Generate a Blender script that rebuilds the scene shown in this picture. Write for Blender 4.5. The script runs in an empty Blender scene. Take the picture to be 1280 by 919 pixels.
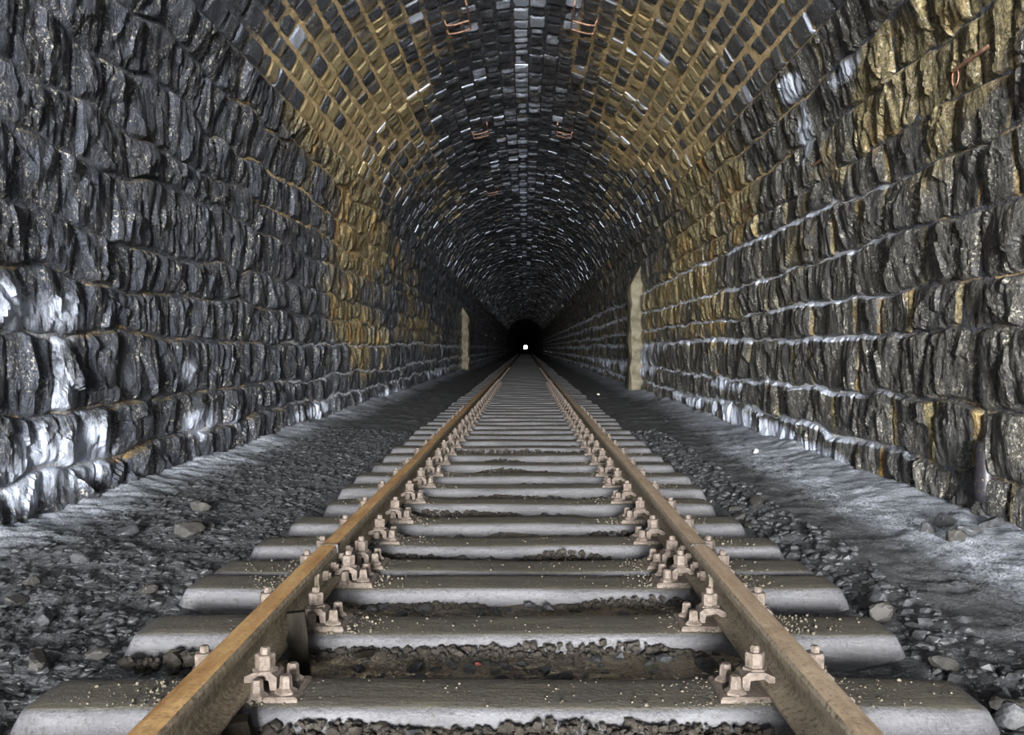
import bpy, math, random
import numpy as np
from mathutils import Vector, Matrix

random.seed(7)
rng = np.random.default_rng(11)
scene = bpy.context.scene
COL = scene.collection

# ------------------------------------------------------------------ camera
F = 1150.0                      # focal length in pixels of the 1280 x 919 frame
VPX, VPY = 657.0, 435.0         # where the track vanishes
CAMZ = 0.93                     # above the tops of the sleepers (z = 0)
cam_d = bpy.data.cameras.new('camera')
cam_d.sensor_width = 36.0
cam_d.sensor_fit = 'HORIZONTAL'
cam_d.lens = 36.0 * F / 1280.0
cam_d.shift_x = -(VPX - 640.0) / 1280.0
cam_d.shift_y = -(459.5 - VPY) / 1280.0
cam_d.clip_start = 0.05
cam_d.clip_end = 6000.0
cam = bpy.data.objects.new('camera', cam_d)
cam.location = (0.0, 0.0, CAMZ)
cam.rotation_euler = (math.pi / 2, 0.0, 0.0)
COL.objects.link(cam)
scene.camera = cam

# ------------------------------------------------------------------ light
MOUTH = -19.0                   # the tunnel mouth behind the photographer
world = bpy.data.worlds.new('overcast_sky')
scene.world = world
world.use_nodes = True
bg = world.node_tree.nodes['Background']
bg.inputs['Color'].default_value = (1.0, 0.985, 0.96, 1.0)
bg.inputs['Strength'].default_value = 22.0
# light portal in the mouth: only steers the sampling of the sky, gives no light itself
pl = bpy.data.lights.new('mouth_portal', 'AREA')
pl.shape = 'RECTANGLE'
pl.size, pl.size_y = 5.6, 5.4
pl.cycles.is_portal = True
po = bpy.data.objects.new('mouth_portal', pl)
po.location = (-0.06, MOUTH - 0.05, 2.4)
po.rotation_euler = (math.pi / 2, 0, 0)
COL.objects.link(po)
vs = scene.view_settings
vs.view_transform = 'Standard'
vs.look = 'None'
vs.gamma = 1.0
vs.exposure = 4.2
vs.use_curve_mapping = False
scene.cycles.use_denoising = True
scene.cycles.max_bounces = 6
scene.cycles.diffuse_bounces = 4

# ------------------------------------------------------------------ helpers
def link(o, parent=None):
    COL.objects.link(o)
    if parent is not None:
        o.parent = parent
    return o

def mesh_from(name, verts, faces, mat=None, col=None, smooth=False):
    me = bpy.data.meshes.new(name)
    verts = np.asarray(verts, dtype=np.float32)
    if isinstance(faces, np.ndarray):
        k = faces.shape[1]
        nf = faces.shape[0]
        me.vertices.add(len(verts))
        me.vertices.foreach_set('co', verts.ravel())
        me.loops.add(nf * k)
        me.loops.foreach_set('vertex_index', faces.astype(np.int32).ravel())
        me.polygons.add(nf)
        me.polygons.foreach_set('loop_start', np.arange(0, nf * k, k, dtype=np.int32))
        me.polygons.foreach_set('loop_total', np.full(nf, k, dtype=np.int32))
        me.update(calc_edges=True)
    else:
        me.from_pydata(verts.tolist(), [], faces)
    me.polygons.foreach_set('use_smooth', np.full(len(me.polygons), smooth, dtype=bool))
    if col is not None:
        a = me.color_attributes.new('col', 'FLOAT_COLOR', 'POINT')
        c = np.ones((len(verts), 4), dtype=np.float32)
        c[:, :col.shape[1]] = col
        a.data.foreach_set('color', c.ravel())
    if mat is not None:
        me.materials.append(mat)
    return me

def obj(name, me, parent=None):
    return link(bpy.data.objects.new(name, me), parent)

def empty(name, loc=(0, 0, 0)):
    o = bpy.data.objects.new(name, None)
    o.empty_display_size = 0.1
    o.location = loc
    return link(o)

def tag(o, label, cat=None, group=None, kind=None):
    o['label'] = label
    if cat: o['category'] = cat
    if group: o['group'] = group
    if kind: o['kind'] = kind
    return o

def _hash(ix, iy, iz):
    h = (ix * 374761393 + iy * 668265263 + iz * 2147483647 + 1013904223) & 0xffffffff
    h = ((h ^ (h >> 13)) * 1274126177) & 0xffffffff
    h = ((h ^ (h >> 16)) * 2246822519) & 0xffffffff
    return ((h ^ (h >> 15)) & 0xffffff) / float(0xffffff)

def vnoise(x, y, z=0.0):
    x, y, z = np.broadcast_arrays(np.asarray(x, float), np.asarray(y, float), np.asarray(z, float))
    ix, iy, iz = np.floor(x).astype(np.int64), np.floor(y).astype(np.int64), np.floor(z).astype(np.int64)
    fx, fy, fz = x - ix, y - iy, z - iz
    fx, fy, fz = [t * t * (3 - 2 * t) for t in (fx, fy, fz)]
    r = 0
    for dx in (0, 1):
        for dy in (0, 1):
            for dz in (0, 1):
                w = (fx if dx else 1 - fx) * (fy if dy else 1 - fy) * (fz if dz else 1 - fz)
                r = r + w * _hash(ix + dx, iy + dy, iz + dz)
    return r

def fbm(x, y, z=0.0, o=4):
    r, a, t = 0, 1.0, 0
    for i in range(o):
        r = r + a * vnoise(x * 2 ** i + 17 * i, y * 2 ** i + 5 * i, z * 2 ** i + 31 * i)
        t += a; a *= 0.5
    return r / t

def ridged(x, y, z=0.0, o=3):
    r, a, t = 0, 1.0, 0
    for i in range(o):
        r = r + a * (1 - np.abs(2 * vnoise(x * 2 ** i + 9 * i, y * 2 ** i + 3 * i, z * 2 ** i + 13 * i) - 1))
        t += a; a *= 0.5
    return r / t

# ------------------------------------------------------------------ tunnel profile
CX, HALF = -0.06, 2.58          # centre line and half width at the stone faces
ZB, ZS = -0.12, 2.51            # foot of the wall, springing of the arch
LW = ZS - ZB
LA = math.pi * HALF
LT = 2 * LW + LA
S_ROUGH = LW + math.radians(22) * HALF   # rough stone up to here, small ashlar above

def prof(s):
    """arc length from the left foot over the crown to the right foot -> x, z, inward normal"""
    s = np.asarray(s, float)
    a = np.clip((s - LW) / HALF, 0, math.pi)
    x = CX - HALF * np.cos(a)
    z = ZS + HALF * np.sin(a)
    z = np.where(s < LW, ZB + s, z)
    z = np.where(s > LW + LA, ZB + (LT - s), z)
    nx, nz = np.cos(a), -np.sin(a)
    return x, z, nx, nz

def surf(s, y, h):
    x, z, nx, nz = prof(s)
    return np.stack([x + nx * h, y + 0 * s, z + nz * h], -1)

def at_lining(px, py):
    """where the sight line through a pixel meets the lining: (s, y)"""
    dx, dz = (px - VPX) / F, (VPY - py) / F
    ss = np.linspace(0, LT, 4000)
    x, z, _, _ = prof(ss)
    ang = np.arctan2(z - CAMZ, x)
    t = math.atan2(dz, dx)
    d = np.abs((ang - t + math.pi) % (2 * math.pi) - math.pi)
    i = int(np.argmin(d))
    return float(ss[i]), float(math.hypot(x[i], z[i] - CAMZ) / math.hypot(dx, dz))

def field(blobs, s, y):
    r = 0 * s
    small = s.size < 2000
    ym, sm = (float(y.flat[0]), float(s.flat[0])) if small else (0, 0)
    for (sc, yc, rs, ry, a) in blobs:
        if small and (abs(ym - yc) > 2.4 * ry + .8 or abs(sm - sc) > 2.4 * rs + .5): continue
        r = r + a * np.exp(-((s - sc) / rs) ** 2 - ((y - yc) / ry) ** 2)
    return r

def B(px, py, rs, ry, a):
    s, y = at_lining(px, py)
    return (s, y, rs, ry, a)

# stains that belong to the masonry: where they sit on the lining, how far they spread
OCHRE = [B(440,170,1.0,3.0,.85), B(380,110,.5,1.2,.5), B(490,80,.6,2.2,.55), B(450,290,.8,2.4,.9), B(430,380,.7,1.6,.8),
         B(460,440,.6,2.5,.6), B(500,330,.7,4,.6), B(810,150,.9,3.4,.95), B(800,50,.6,2.2,.55), B(870,220,.6,2.2,.8),
         B(860,320,.7,3.5,.9), B(820,400,.7,6,.7), B(760,250,.9,9,.55), B(560,250,.9,8,.6), B(540,420,.7,9,.5), B(930,250,.4,1.0,.8), B(1110,130,.35,.7,.8), B(1190,70,.4,.6,.8),
         B(1240,30,.4,.5,.7), B(1120,60,.3,.6,.7), B(1050,200,.35,.9,.5), B(1000,310,.4,.9,.4), B(900,400,.5,2,.5),
         B(1160,200,.4,.5,.5), B(60,100,.3,.4,.25), B(150,640,.2,.3,.5), B(520,400,.7,4,.5)]
MORTAR_OCHRE = [B(400,100,1.3,3.0,.8), B(480,200,1.1,5,.85), B(560,50,.6,3,.45), B(830,140,1.4,5,.95), B(900,250,.8,4,.7), B(950,60,.9,2.0,.75),
                B(330,200,.6,1.2,.7), B(730,60,.6,3,.5), B(1170,540,.12,.7,1.3), B(1120,530,.1,.5,1.0), B(980,430,.12,1,.7), B(540,200,.6,7,.45), B(770,180,.6,8,.5),
                B(330,400,.15,1.5,.6), B(250,440,.15,1,.6), B(1020,400,.2,2,.6), B(450,330,.9,5,.7), B(1240,460,.12,.2,1.2), B(1000,490,.15,.8,.9), B(640,30,.5,1.2,.35)]
WHITE = [B(30,590,.22,.35,1.0), B(110,570,.25,.4,.8), B(250,530,.16,.4,1.0), B(290,525,.14,.25,.9), B(35,385,.16,.5,.6), B(90,390,.15,.4,.5),
         B(60,480,.3,.4,.45), B(0,380,.15,.25,.4), B(200,520,.2,.4,.4), B(230,465,.14,.25,.8), B(420,505,.12,2.0,.7), B(490,490,.14,3,.7), B(550,465,.2,4,.6), B(390,515,.1,1,.8),
         B(870,500,.14,3.0,.9), B(960,540,.12,1.6,.9), B(1030,570,.12,.8,.8), B(800,455,.3,3,.8), B(990,110,.12,.4,1.0), B(1010,170,.35,.25,.7),
         B(1060,90,.12,.5,.6), B(820,430,.2,3,.5), B(760,455,.25,6,.6), B(320,40,.3,.2,.0), B(900,480,.1,2,.7)]

# ------------------------------------------------------------------ materials
def new_mat(name):
    m = bpy.data.materials.new(name)
    m.use_nodes = True
    nt = m.node_tree
    nt.nodes.clear()
    out = nt.nodes.new('ShaderNodeOutputMaterial')
    bs = nt.nodes.new('ShaderNodeBsdfPrincipled')
    nt.links.new(bs.outputs[0], out.inputs[0])
    return m, nt, bs

class G:
    def __init__(s, nt): s.nt = nt
    def n(s, t, **kw):
        o = s.nt.nodes.new(t)
        for k, v in kw.items(): setattr(o, k, v)
        return o
    def l(s, a, b): s.nt.links.new(a, b)
    def pos(s, scale=(1, 1, 1)):
        g = s.n('ShaderNodeNewGeometry')
        m = s.n('ShaderNodeVectorMath', operation='MULTIPLY')
        s.l(g.outputs['Position'], m.inputs[0]); m.inputs[1].default_value = scale
        return m.outputs[0]
    def noise(s, vec, sc, det=4, rough=0.55, dist=0.0):
        o = s.n('ShaderNodeTexNoise')
        s.l(vec, o.inputs['Vector'])
        o.inputs['Scale'].default_value = sc; o.inputs['Detail'].default_value = det
        o.inputs['Roughness'].default_value = rough; o.inputs['Distortion'].default_value = dist
        return o.outputs['Fac']
    def voro(s, vec, sc, feature='F1'):
        o = s.n('ShaderNodeTexVoronoi', feature=feature)
        s.l(vec, o.inputs['Vector']); o.inputs['Scale'].default_value = sc
        return o.outputs['Distance']
    def ramp(s, fac, stops):
        o = s.n('ShaderNodeValToRGB')
        e = o.color_ramp.elements
        while len(e) < len(stops): e.new(0.5)
        for q, (p, c) in zip(e, stops):
            q.position = p; q.color = (c, c, c, 1) if isinstance(c, (int, float)) else (*c, 1)
        s.l(fac, o.inputs[0]); return o.outputs[0]
    def math(s, op, a, b=0.0, clamp=False):
        o = s.n('ShaderNodeMath', operation=op, use_clamp=clamp)
        for i, v in enumerate((a, b)):
            if isinstance(v, (int, float)): o.inputs[i].default_value = v
            else: s.l(v, o.inputs[i])
        return o.outputs[0]
    def mix(s, fac, a, b):
        o = s.n('ShaderNodeMix', data_type='RGBA')
        for i, v in ((0, fac), (6, a), (7, b)):
            if isinstance(v, (int, float)): o.inputs[i].default_value = v
            elif isinstance(v, tuple): o.inputs[i].default_value = (*v, 1)
            else: s.l(v, o.inputs[i])
        return o.outputs[2]
    def bump(s, h, strength, dist, normal=None):
        o = s.n('ShaderNodeBump')
        o.inputs['Strength'].default_value = strength; o.inputs['Distance'].default_value = dist
        s.l(h, o.inputs['Height'])
        if normal is not None: s.l(normal, o.inputs['Normal'])
        return o.outputs[0]
    def attr(s):
        o = s.n('ShaderNodeVertexColor', layer_name='col')
        p = s.n('ShaderNodeSeparateColor'); s.l(o.outputs[0], p.inputs[0])
        return p.outputs[0], p.outputs[1], p.outputs[2], o.outputs['Alpha']

def over(g, amount, noise, soft=0.12):
    """1 where the noise lies under the stain amount, with a torn edge"""
    t = g.math('SUBTRACT', amount, noise)
    t = g.math('DIVIDE', t, soft)
    return g.math('ADD', t, 0.5, clamp=True)

def masonry_material(name, rough_face):
    m, nt, bs = new_mat(name); g = G(nt)
    R_, W_, B_, A_ = g.attr()
    p = g.pos()
    pv = g.pos((1, 1, 0.45))
    n1 = g.noise(pv, 9, 6, .62)
    n2 = g.noise(p, 34, 5, .65)
    n3 = g.noise(p, 2.2, 3, .5)
    fl = g.noise(p, 48, 4, .7)
    n4 = g.noise(g.pos((1, 1, .7)), 130, 3, .7)
    slate = g.mix(g.ramp(g.math('ADD', g.math('MULTIPLY', n1, .6), g.math('MULTIPLY', n2, .4)), [(.40, 0.0), (.60, 1.0)]), (0.013, 0.017, 0.028), (0.115, 0.132, 0.178))
    gp = g.n('ShaderNodeNewGeometry'); sx = g.n('ShaderNodeSeparateXYZ'); g.l(gp.outputs['Position'], sx.inputs[0])
    slate = g.mix(g.math('MULTIPLY', g.ramp(sx.outputs[0], [(0.0, 0.0), (1.0, 1.0)]), .75), slate, g.mix(g.ramp(n2, [(.35, 0.0), (.65, 1.0)]), (0.026, 0.025, 0.022), (0.24, 0.225, 0.175)))
    slate = g.mix(g.math('MULTIPLY', B_, 0.55), slate, (0.040, 0.043, 0.052))
    slate = g.mix(g.ramp(n4, [(.40, .75), (.52, 0.0)]), slate, (0.008, 0.009, 0.012))
    slate = g.mix(g.ramp(n4, [(.58, 0.0), (.70, .75)]), slate, (0.28, 0.28, 0.29))
    # olive and ochre sinter over the stones
    ol = g.mix(g.ramp(n2, [(.35, 0.0), (.65, 1.0)]), (0.075, 0.060, 0.026), (0.46, 0.385, 0.205))
    oc = g.mix(n1, (0.26, 0.14, 0.03), (0.56, 0.36, 0.12))
    sel = over(g, n3, 0.60, .2)
    gold = g.mix(sel, ol, oc)
    fr = over(g, R_, g.math('ADD', g.math('MULTIPLY', n1, .75), g.math('MULTIPLY', n2, .35)), .28)
    gold = g.mix(g.ramp(n4, [(.38, .7), (.52, 0.0)]), gold, (0.03, 0.025, 0.014))
    c = g.mix(fr, slate, gold)
    # pale mineral flecks
    fk = g.math('MULTIPLY', g.ramp(fl, [(0.555, 0.0), (0.60, 1.0)]), g.ramp(g.noise(p, 5.5, 4, .6), [(0.45, 0.04), (0.55, 1.0)]))
    c = g.mix(g.math('MULTIPLY', fk, .75), c, (0.66, 0.63, 0.53))
    if not rough_face:
        c = g.mix(fr, g.mix(.25, c, (0.14, 0.155, 0.19)), g.mix(.35, c, (0.80, 0.64, 0.34)))  # brightness added to the vault colours to make up for grazing light
    # white salt and lime, and the glints painted on far stone edges
    ws = over(g, W_, g.math('ADD', g.math('MULTIPLY', n1, .55), g.math('MULTIPLY', n2, .55)), .3)
    c = g.mix(ws, c, (0.66, 0.73, 0.88))
    g.l(c, bs.inputs['Base Color'])
    ro = g.math('ADD', g.math('MULTIPLY', n1, .35), 0.28)
    ro = g.math('ADD', ro, g.math('MULTIPLY', g.math('MAXIMUM', ws, fr), .25))
    wet = g.math('MULTIPLY', g.ramp(g.math('DIVIDE', sx.outputs[1], 40.0), [(.25, 0.0), (.55, 1.0)]), g.ramp(n3, [(.40, 0.0), (.55, 1.0)]))
    ro = g.math('SUBTRACT', ro, g.math('MULTIPLY', wet, g.math('SUBTRACT', ro, .16)))
    g.l(ro, bs.inputs['Roughness'])
    bs.inputs['Specular IOR Level'].default_value = 0.5
    pr = g.pos((1, 1.3, 0.7))
    hb = g.noise(pr, 13 if rough_face else 20, 8, .68, .8)
    b1 = g.bump(hb, 0.9 if rough_face else .55, 0.05 if rough_face else .02)
    b2 = g.bump(g.math('ADD', n2, g.math('MULTIPLY', n4, .5)), .6, .016, b1)
    g.l(b2, bs.inputs['Normal'])
    return m

def mortar_material(name):
    m, nt, bs = new_mat(name); g = G(nt)
    R_, W_, B_, A_ = g.attr()
    p = g.pos()
    n1 = g.noise(p, 3.2, 6, .68)
    n2 = g.noise(p, 40, 5, .65)
    n4 = g.noise(g.pos((1, 1, .5)), 11, 7, .66)
    c = g.mix(g.ramp(g.math('ADD', g.math('MULTIPLY', n4, .6), g.math('MULTIPLY', n2, .4)), [(.40, 0.0), (.60, 1.0)]), (0.013, 0.016, 0.024), (0.125, 0.138, 0.175))
    c = g.mix(g.ramp(n2, [(.60, 0.0), (.66, .7)]), c, (0.40, 0.38, 0.33))
    oc = g.mix(n2, (0.55, 0.37, 0.15), (0.92, 0.72, 0.42))
    c = g.mix(over(g, g.math('MULTIPLY', R_, .68), g.math('ADD', g.math('MULTIPLY', n1, .7), g.math('MULTIPLY', n2, .3)), .16), c, oc)
    c = g.mix(over(g, W_, g.math('ADD', g.math('MULTIPLY', n1, .5), g.math('MULTIPLY', n2, .5)), .25), c, (0.66, 0.68, 0.73))
    g.l(c, bs.inputs['Base Color'])
    bs.inputs['Roughness'].default_value = .75
    g.l(g.bump(g.math('ADD', n2, g.math('MULTIPLY', n4, 1.6)), .9, .035), bs.inputs['Normal'])
    return m

M_ROUGH = masonry_material('rough_quarried_stone', True)
M_ASHLAR = masonry_material('vault_stone', False)
M_MORTAR = mortar_material('lime_mortar')

def simple(name, c1, c2, scale=20, rough=.7, bump=.4, bd=.01, metal=0.0, third=None, stretch=(1, 1, 1), spec=.5):
    m, nt, bs = new_mat(name); g = G(nt)
    tc = g.n('ShaderNodeTexCoord')
    p = g.pos(stretch)
    n1 = g.noise(p, scale, 6, .62)
    n2 = g.noise(p, scale * 6, 4, .65)
    c = g.mix(g.ramp(n1, [(0.3, 0.0), (0.7, 1.0)]), c1, c2)
    if third is not None:
        col3, th = third
        c = g.mix(g.ramp(n2, [(th, 0.0), (th + .08, 1.0)]), c, col3)
    g.l(c, bs.inputs['Base Color'])
    bs.inputs['Roughness'].default_value = rough
    bs.inputs['Metallic'].default_value = metal
    bs.inputs['Specular IOR Level'].default_value = spec
    h = g.math('ADD', n1, g.math('MULTIPLY', n2, .6))
    g.l(g.bump(h, bump, bd), bs.inputs['Normal'])
    return m

M_IRON = simple('rusty_iron', (0.16, 0.07, 0.04), (0.42, 0.25, 0.17), 40, .7, .5, .004)
M_FIX = simple('dusty_iron_fastening', (0.055, 0.042, 0.033), (0.18, 0.148, 0.126), 70, .75, .5, .004)
M_PLASTER = simple('weathered_render', (0.06, 0.05, 0.026), (0.22, 0.20, 0.145), 6, .8, .5, .01)
M_GRAVEL = simple('dark_slate_gravel', (0.014, 0.0155, 0.018), (0.068, 0.071, 0.077), 25, .55, .5, .006)
M_GREY = simple('pale_grey_stone', (0.014, 0.014, 0.0135), (0.042, 0.040, 0.036), 30, .7, .5, .006)
M_GRIT = simple('sandy_grit', (0.05, 0.043, 0.032), (0.17, 0.15, 0.112), 60, .8, .3, .003)
M_WHITE = simple('white_pebble', (0.6, 0.6, 0.5), (0.85, 0.85, 0.75), 30, .7, .3, .003)
M_WOOD = simple('weathered_dark_timber', (0.006, 0.005, 0.004), (0.019, 0.017, 0.013), 14, .95, .6, .006, stretch=(3, 3, .5), spec=.08)
M_MUD = simple('brown_mud', (0.012, 0.010, 0.008), (0.046, 0.039, 0.030), 30, .8, .6, .008)
M_RED = simple('reddish_pebble', (0.25, 0.06, 0.05), (0.4, 0.12, 0.08), 30, .7, .3, .003)

def rail_material(name, top_a, top_b, side_a, side_b):
    m, nt, bs = new_mat(name); g = G(nt)
    p = g.pos((6, 1, 6)); q = g.pos()
    n1 = g.noise(p, 3.4, 8, .7)
    n2 = g.noise(q, 70, 5, .75)
    n3 = g.noise(q, 14, 6, .65)
    ge = g.n('ShaderNodeNewGeometry'); sp = g.n('ShaderNodeSeparateXYZ'); g.l(ge.outputs['True Normal'], sp.inputs[0])
    up = g.ramp(sp.outputs[2], [(0.75, 0.0), (0.9, 1.0)])
    gz = g.n('ShaderNodeSeparateXYZ'); g.l(ge.outputs['Position'], gz.inputs[0])
    head = g.math('MULTIPLY', up, g.math('GREATER_THAN', gz.outputs[2], 0.12))
    t = g.mix(g.ramp(n1, [(0.3, 0.0), (0.72, 1.0)]), top_a, top_b)
    s_ = g.mix(g.ramp(n3, [(0.3, 0.0), (0.7, 1.0)]), side_a, side_b)
    s_ = g.mix(g.ramp(n2, [(0.54, 0.0), (0.60, .8)]), s_, (0.36, 0.30, 0.215))
    s_ = g.mix(g.ramp(n2, [(0.40, .8), (0.46, 0.0)]), s_, (0.05, 0.04, 0.028))
    t = g.mix(g.ramp(n2, [(.36, .6), (.46, 0.0)]), t, (0.10, 0.06, 0.03))
    c = g.mix(head, s_, t)
    g.l(c, bs.inputs['Base Color'])
    bs.inputs['Roughness'].default_value = .62
    h = g.math('ADD', n3, g.math('MULTIPLY', n2, g.math('SUBTRACT', 1.15, head)))
    g.l(g.bump(h, .6, .006), bs.inputs['Normal'])
    return m
M_RAIL_L = rail_material('rusty_rail_orange', (0.30, 0.135, 0.04), (0.66, 0.44, 0.20), (0.12, 0.096, 0.066), (0.27, 0.22, 0.155))
M_RAIL_R = rail_material('rusty_rail_brown', (0.32, 0.225, 0.145), (0.54, 0.43, 0.31), (0.19, 0.155, 0.115), (0.36, 0.305, 0.23))

def sleeper_material():
    m, nt, bs = new_mat('dusty_steel_sleeper'); g = G(nt)
    p = g.pos((.5, 2, 2)); q = g.pos()
    n1 = g.noise(p, 7, 6, .6); n2 = g.noise(q, 70, 4, .7); n3 = g.noise(q, 5, 4, .6)
    c = g.mix(g.ramp(n1, [(0.3, 0.0), (0.7, 1.0)]), (0.046, 0.047, 0.053), (0.110, 0.112, 0.125))
    ge = g.n('ShaderNodeNewGeometry'); sp = g.n('ShaderNodeSeparateXYZ'); g.l(ge.outputs['Normal'], sp.inputs[0])
    up = g.ramp(sp.outputs[2], [(0.80, 0.0), (0.97, 1.0)])
    dust = g.mix(n3, (0.066, 0.061, 0.048), (0.13, 0.120, 0.094))
    dust = g.mix(g.ramp(n2, [(0.6, 0.0), (0.68, .6)]), dust, (0.24, 0.215, 0.165))
    c = g.mix(g.math('MULTIPLY', up, g.ramp(n3, [(0.2, .7), (0.6, 1.0)])), c, dust)
    # mud splashed up from the ballast
    gz = g.n('ShaderNodeSeparateXYZ'); g.l(ge.outputs['Position'], gz.inputs[0])
    lo = g.math('ADD', g.math('MULTIPLY', gz.outputs[2], -11.0), -1.05)
    mud = over(g, lo, g.math('SUBTRACT', n1, .35), .25)
    c = g.mix(mud, c, (0.055, 0.046, 0.033))
    g.l(c, bs.inputs['Base Color'])
    bs.inputs['Roughness'].default_value = .58
    sc_ = g.noise(g.pos((3, 30, 30)), 6, 4, .6)
    c2 = g.mix(g.ramp(sc_, [(.56, 0.0), (.66, .5)]), c, (0.14, 0.14, 0.145)); c2 = g.mix(g.ramp(n2, [(.36, .6), (.46, 0.0)]), c2, (0.03, 0.028, 0.024))
    g.l(c2, bs.inputs['Base Color'])
    g.l(g.bump(g.math('ADD', n1, g.math('MULTIPLY', n2, .7)), .5, .012), bs.inputs['Normal'])
    return m
M_SLEEPER = sleeper_material()

def floor_material():
    m, nt, bs = new_mat('tunnel_ballast_floor'); g = G(nt)
    R_, W_, B_, A_ = g.attr()
    p = g.pos(); ps = g.pos((.6, 1, 1))
    n1 = g.noise(p, 3, 5, .6); n2 = g.noise(ps, 32, 6, .68, .6); n3 = g.noise(p, 90, 4, .7)
    c = g.mix(n2, (0.020, 0.023, 0.027), (0.125, 0.130, 0.140))
    c = g.mix(g.math('MULTIPLY', R_, n1), c, (0.26, 0.205, 0.13))
    c = g.mix(g.math('MULTIPLY', g.ramp(n3, [(0.66, 0.0), (0.7, 1.0)]), .5), c, (0.36, 0.35, 0.31))
    c = g.mix(g.math('MULTIPLY', over(g, W_, g.math('ADD', g.math('MULTIPLY', n1, .5), g.math('MULTIPLY', n2, .5)), .5), .85), c, (0.42, 0.46, 0.53))
    c = g.mix(g.ramp(n3, [(.38, .75), (.50, 0.0)]), c, (0.020, 0.021, 0.023))
    g.l(c, bs.inputs['Base Color'])
    bs.inputs['Roughness'].default_value = .92
    bs.inputs['Specular IOR Level'].default_value = .2
    b1 = g.bump(n2, .8, .03)
    g.l(g.bump(n3, .7, .012, b1), bs.inputs['Normal'])
    return m
M_FLOOR = floor_material()

# ------------------------------------------------------------------ lining: mortar bed
def axis(*segs):
    v = []
    for a, b, d in segs:
        n = max(1, int(round((b - a) / d)))
        v += [a + (b - a) * i / n for i in range(n)]
    v.append(segs[-1][1])
    return np.array(v)

def grid_faces(ni, nj):
    i, j = np.meshgrid(np.arange(ni - 1), np.arange(nj - 1), indexing='ij')
    a = (i * nj + j).ravel()
    return np.stack([a, a + nj, a + nj + 1, a + 1], -1)

N_ROUGH, N_ARCH = 10, 29
DC = S_ROUGH / N_ROUGH
DA = (LT - 2 * S_ROUGH) / N_ARCH

def rough_line(k, side, y):
    """height of the k-th bed joint of a rough wall along the tunnel (arc length from its own foot)"""
    if k == 0: return 0 * y - 0.1
    if k == N_ROUGH: return 0 * y + S_ROUGH
    base = k * DC + 0.05 * math.sin(k * 2.3 + side)
    return base + 0.10 * (vnoise(y * .35, k * 7.3 + side * 31) - .5) + ((.15 if k > 3 else .09) if side == 0 else .06) * (vnoise(y * 2.0, k * 3.1 + side * 11, 4.0) - .5) + .04 * (vnoise(y * 7, k * 5.1 + side * 3, 2.0) - .5)

def stain(s, y):
    o = np.clip(field(OCHRE, s, y), 0, 1.1)
    w = np.clip(field(WHITE, s, y), 0, 1.1)
    return o, w

def shell(name, s0, s1, label, bed, amp, nsn):
    ys = axis((MOUTH, 3, 1.0), (3, 24, .05), (24, 72, .6), (72, 170, 7), (170, 1500, 133))
    ss = np.linspace(s0, s1, nsn)
    Y, S = np.meshgrid(ys, ss, indexing='ij')
    n = fbm(Y * 5, S * 5, 2.0, 3)
    h = bed + amp * (n - .5) * 2 + amp * .6 * (vnoise(Y * 22, S * 22, 9) - .5)
    h = np.where((Y > 2.9) & (Y < 132), np.where(Y > 60, bed, h), 0.0)
    edge = (np.isclose(S, s0) | np.isclose(S, s1))
    h = np.where(edge, -0.03, h)
    P = surf(S, Y, h).reshape(-1, 3)
    o = np.clip(field(MORTAR_OCHRE, S, Y), 0, .95)
    w = np.clip(field(WHITE, S, Y) * .9, 0, 1)
    rw = (LT - S)
    # salt along the bed joints of the right wall's foot, ochre flecks elsewhere
    for k in range(1, 7):
        l = rough_line(k, 1, Y)
        w = np.maximum(w, .85 * np.exp(-((rw - l) / .06) ** 2) * np.clip((Y - 4.6) / 3, .3, 1) * (rw < S_ROUGH))
        l = rough_line(k, 0, Y)
        w = np.maximum(w, .75 * np.exp(-((S - l) / .06) ** 2) * np.clip((Y - 7) / 4, .0, 1) * (k < 4) * (S < S_ROUGH))
        o = np.maximum(o, (.72 if k < 5 else .5) * np.exp(-((S - l) / .05) ** 2) * (S < S_ROUGH))
        o = np.maximum(o, .8 * np.exp(-((rw - rough_line(k, 1, Y)) / .05) ** 2) * (rw < S_ROUGH) * np.clip((9 - Y) / 4, 0, 1))
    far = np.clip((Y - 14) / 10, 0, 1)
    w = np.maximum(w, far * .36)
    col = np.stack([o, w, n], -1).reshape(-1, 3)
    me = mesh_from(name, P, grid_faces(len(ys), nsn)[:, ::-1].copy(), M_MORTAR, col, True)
    ob = obj(name, me)
    ob['kind'] = 'structure'
    ob['label'] = label
    return ob

wall_left = shell('wall_left', -0.1, S_ROUGH, 'dark rough stone tunnel wall left of the track', -0.007, .013, 76)
wall_right = shell('wall_right', LT - S_ROUGH, LT + 0.1, 'rough grey and ochre stone tunnel wall right of the track', -0.008, .012, 76)
ceiling = shell('ceiling', S_ROUGH, LT - S_ROUGH, 'arched stone tunnel vault with ochre mortar joints', -0.0105, .0075, 170)

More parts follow.
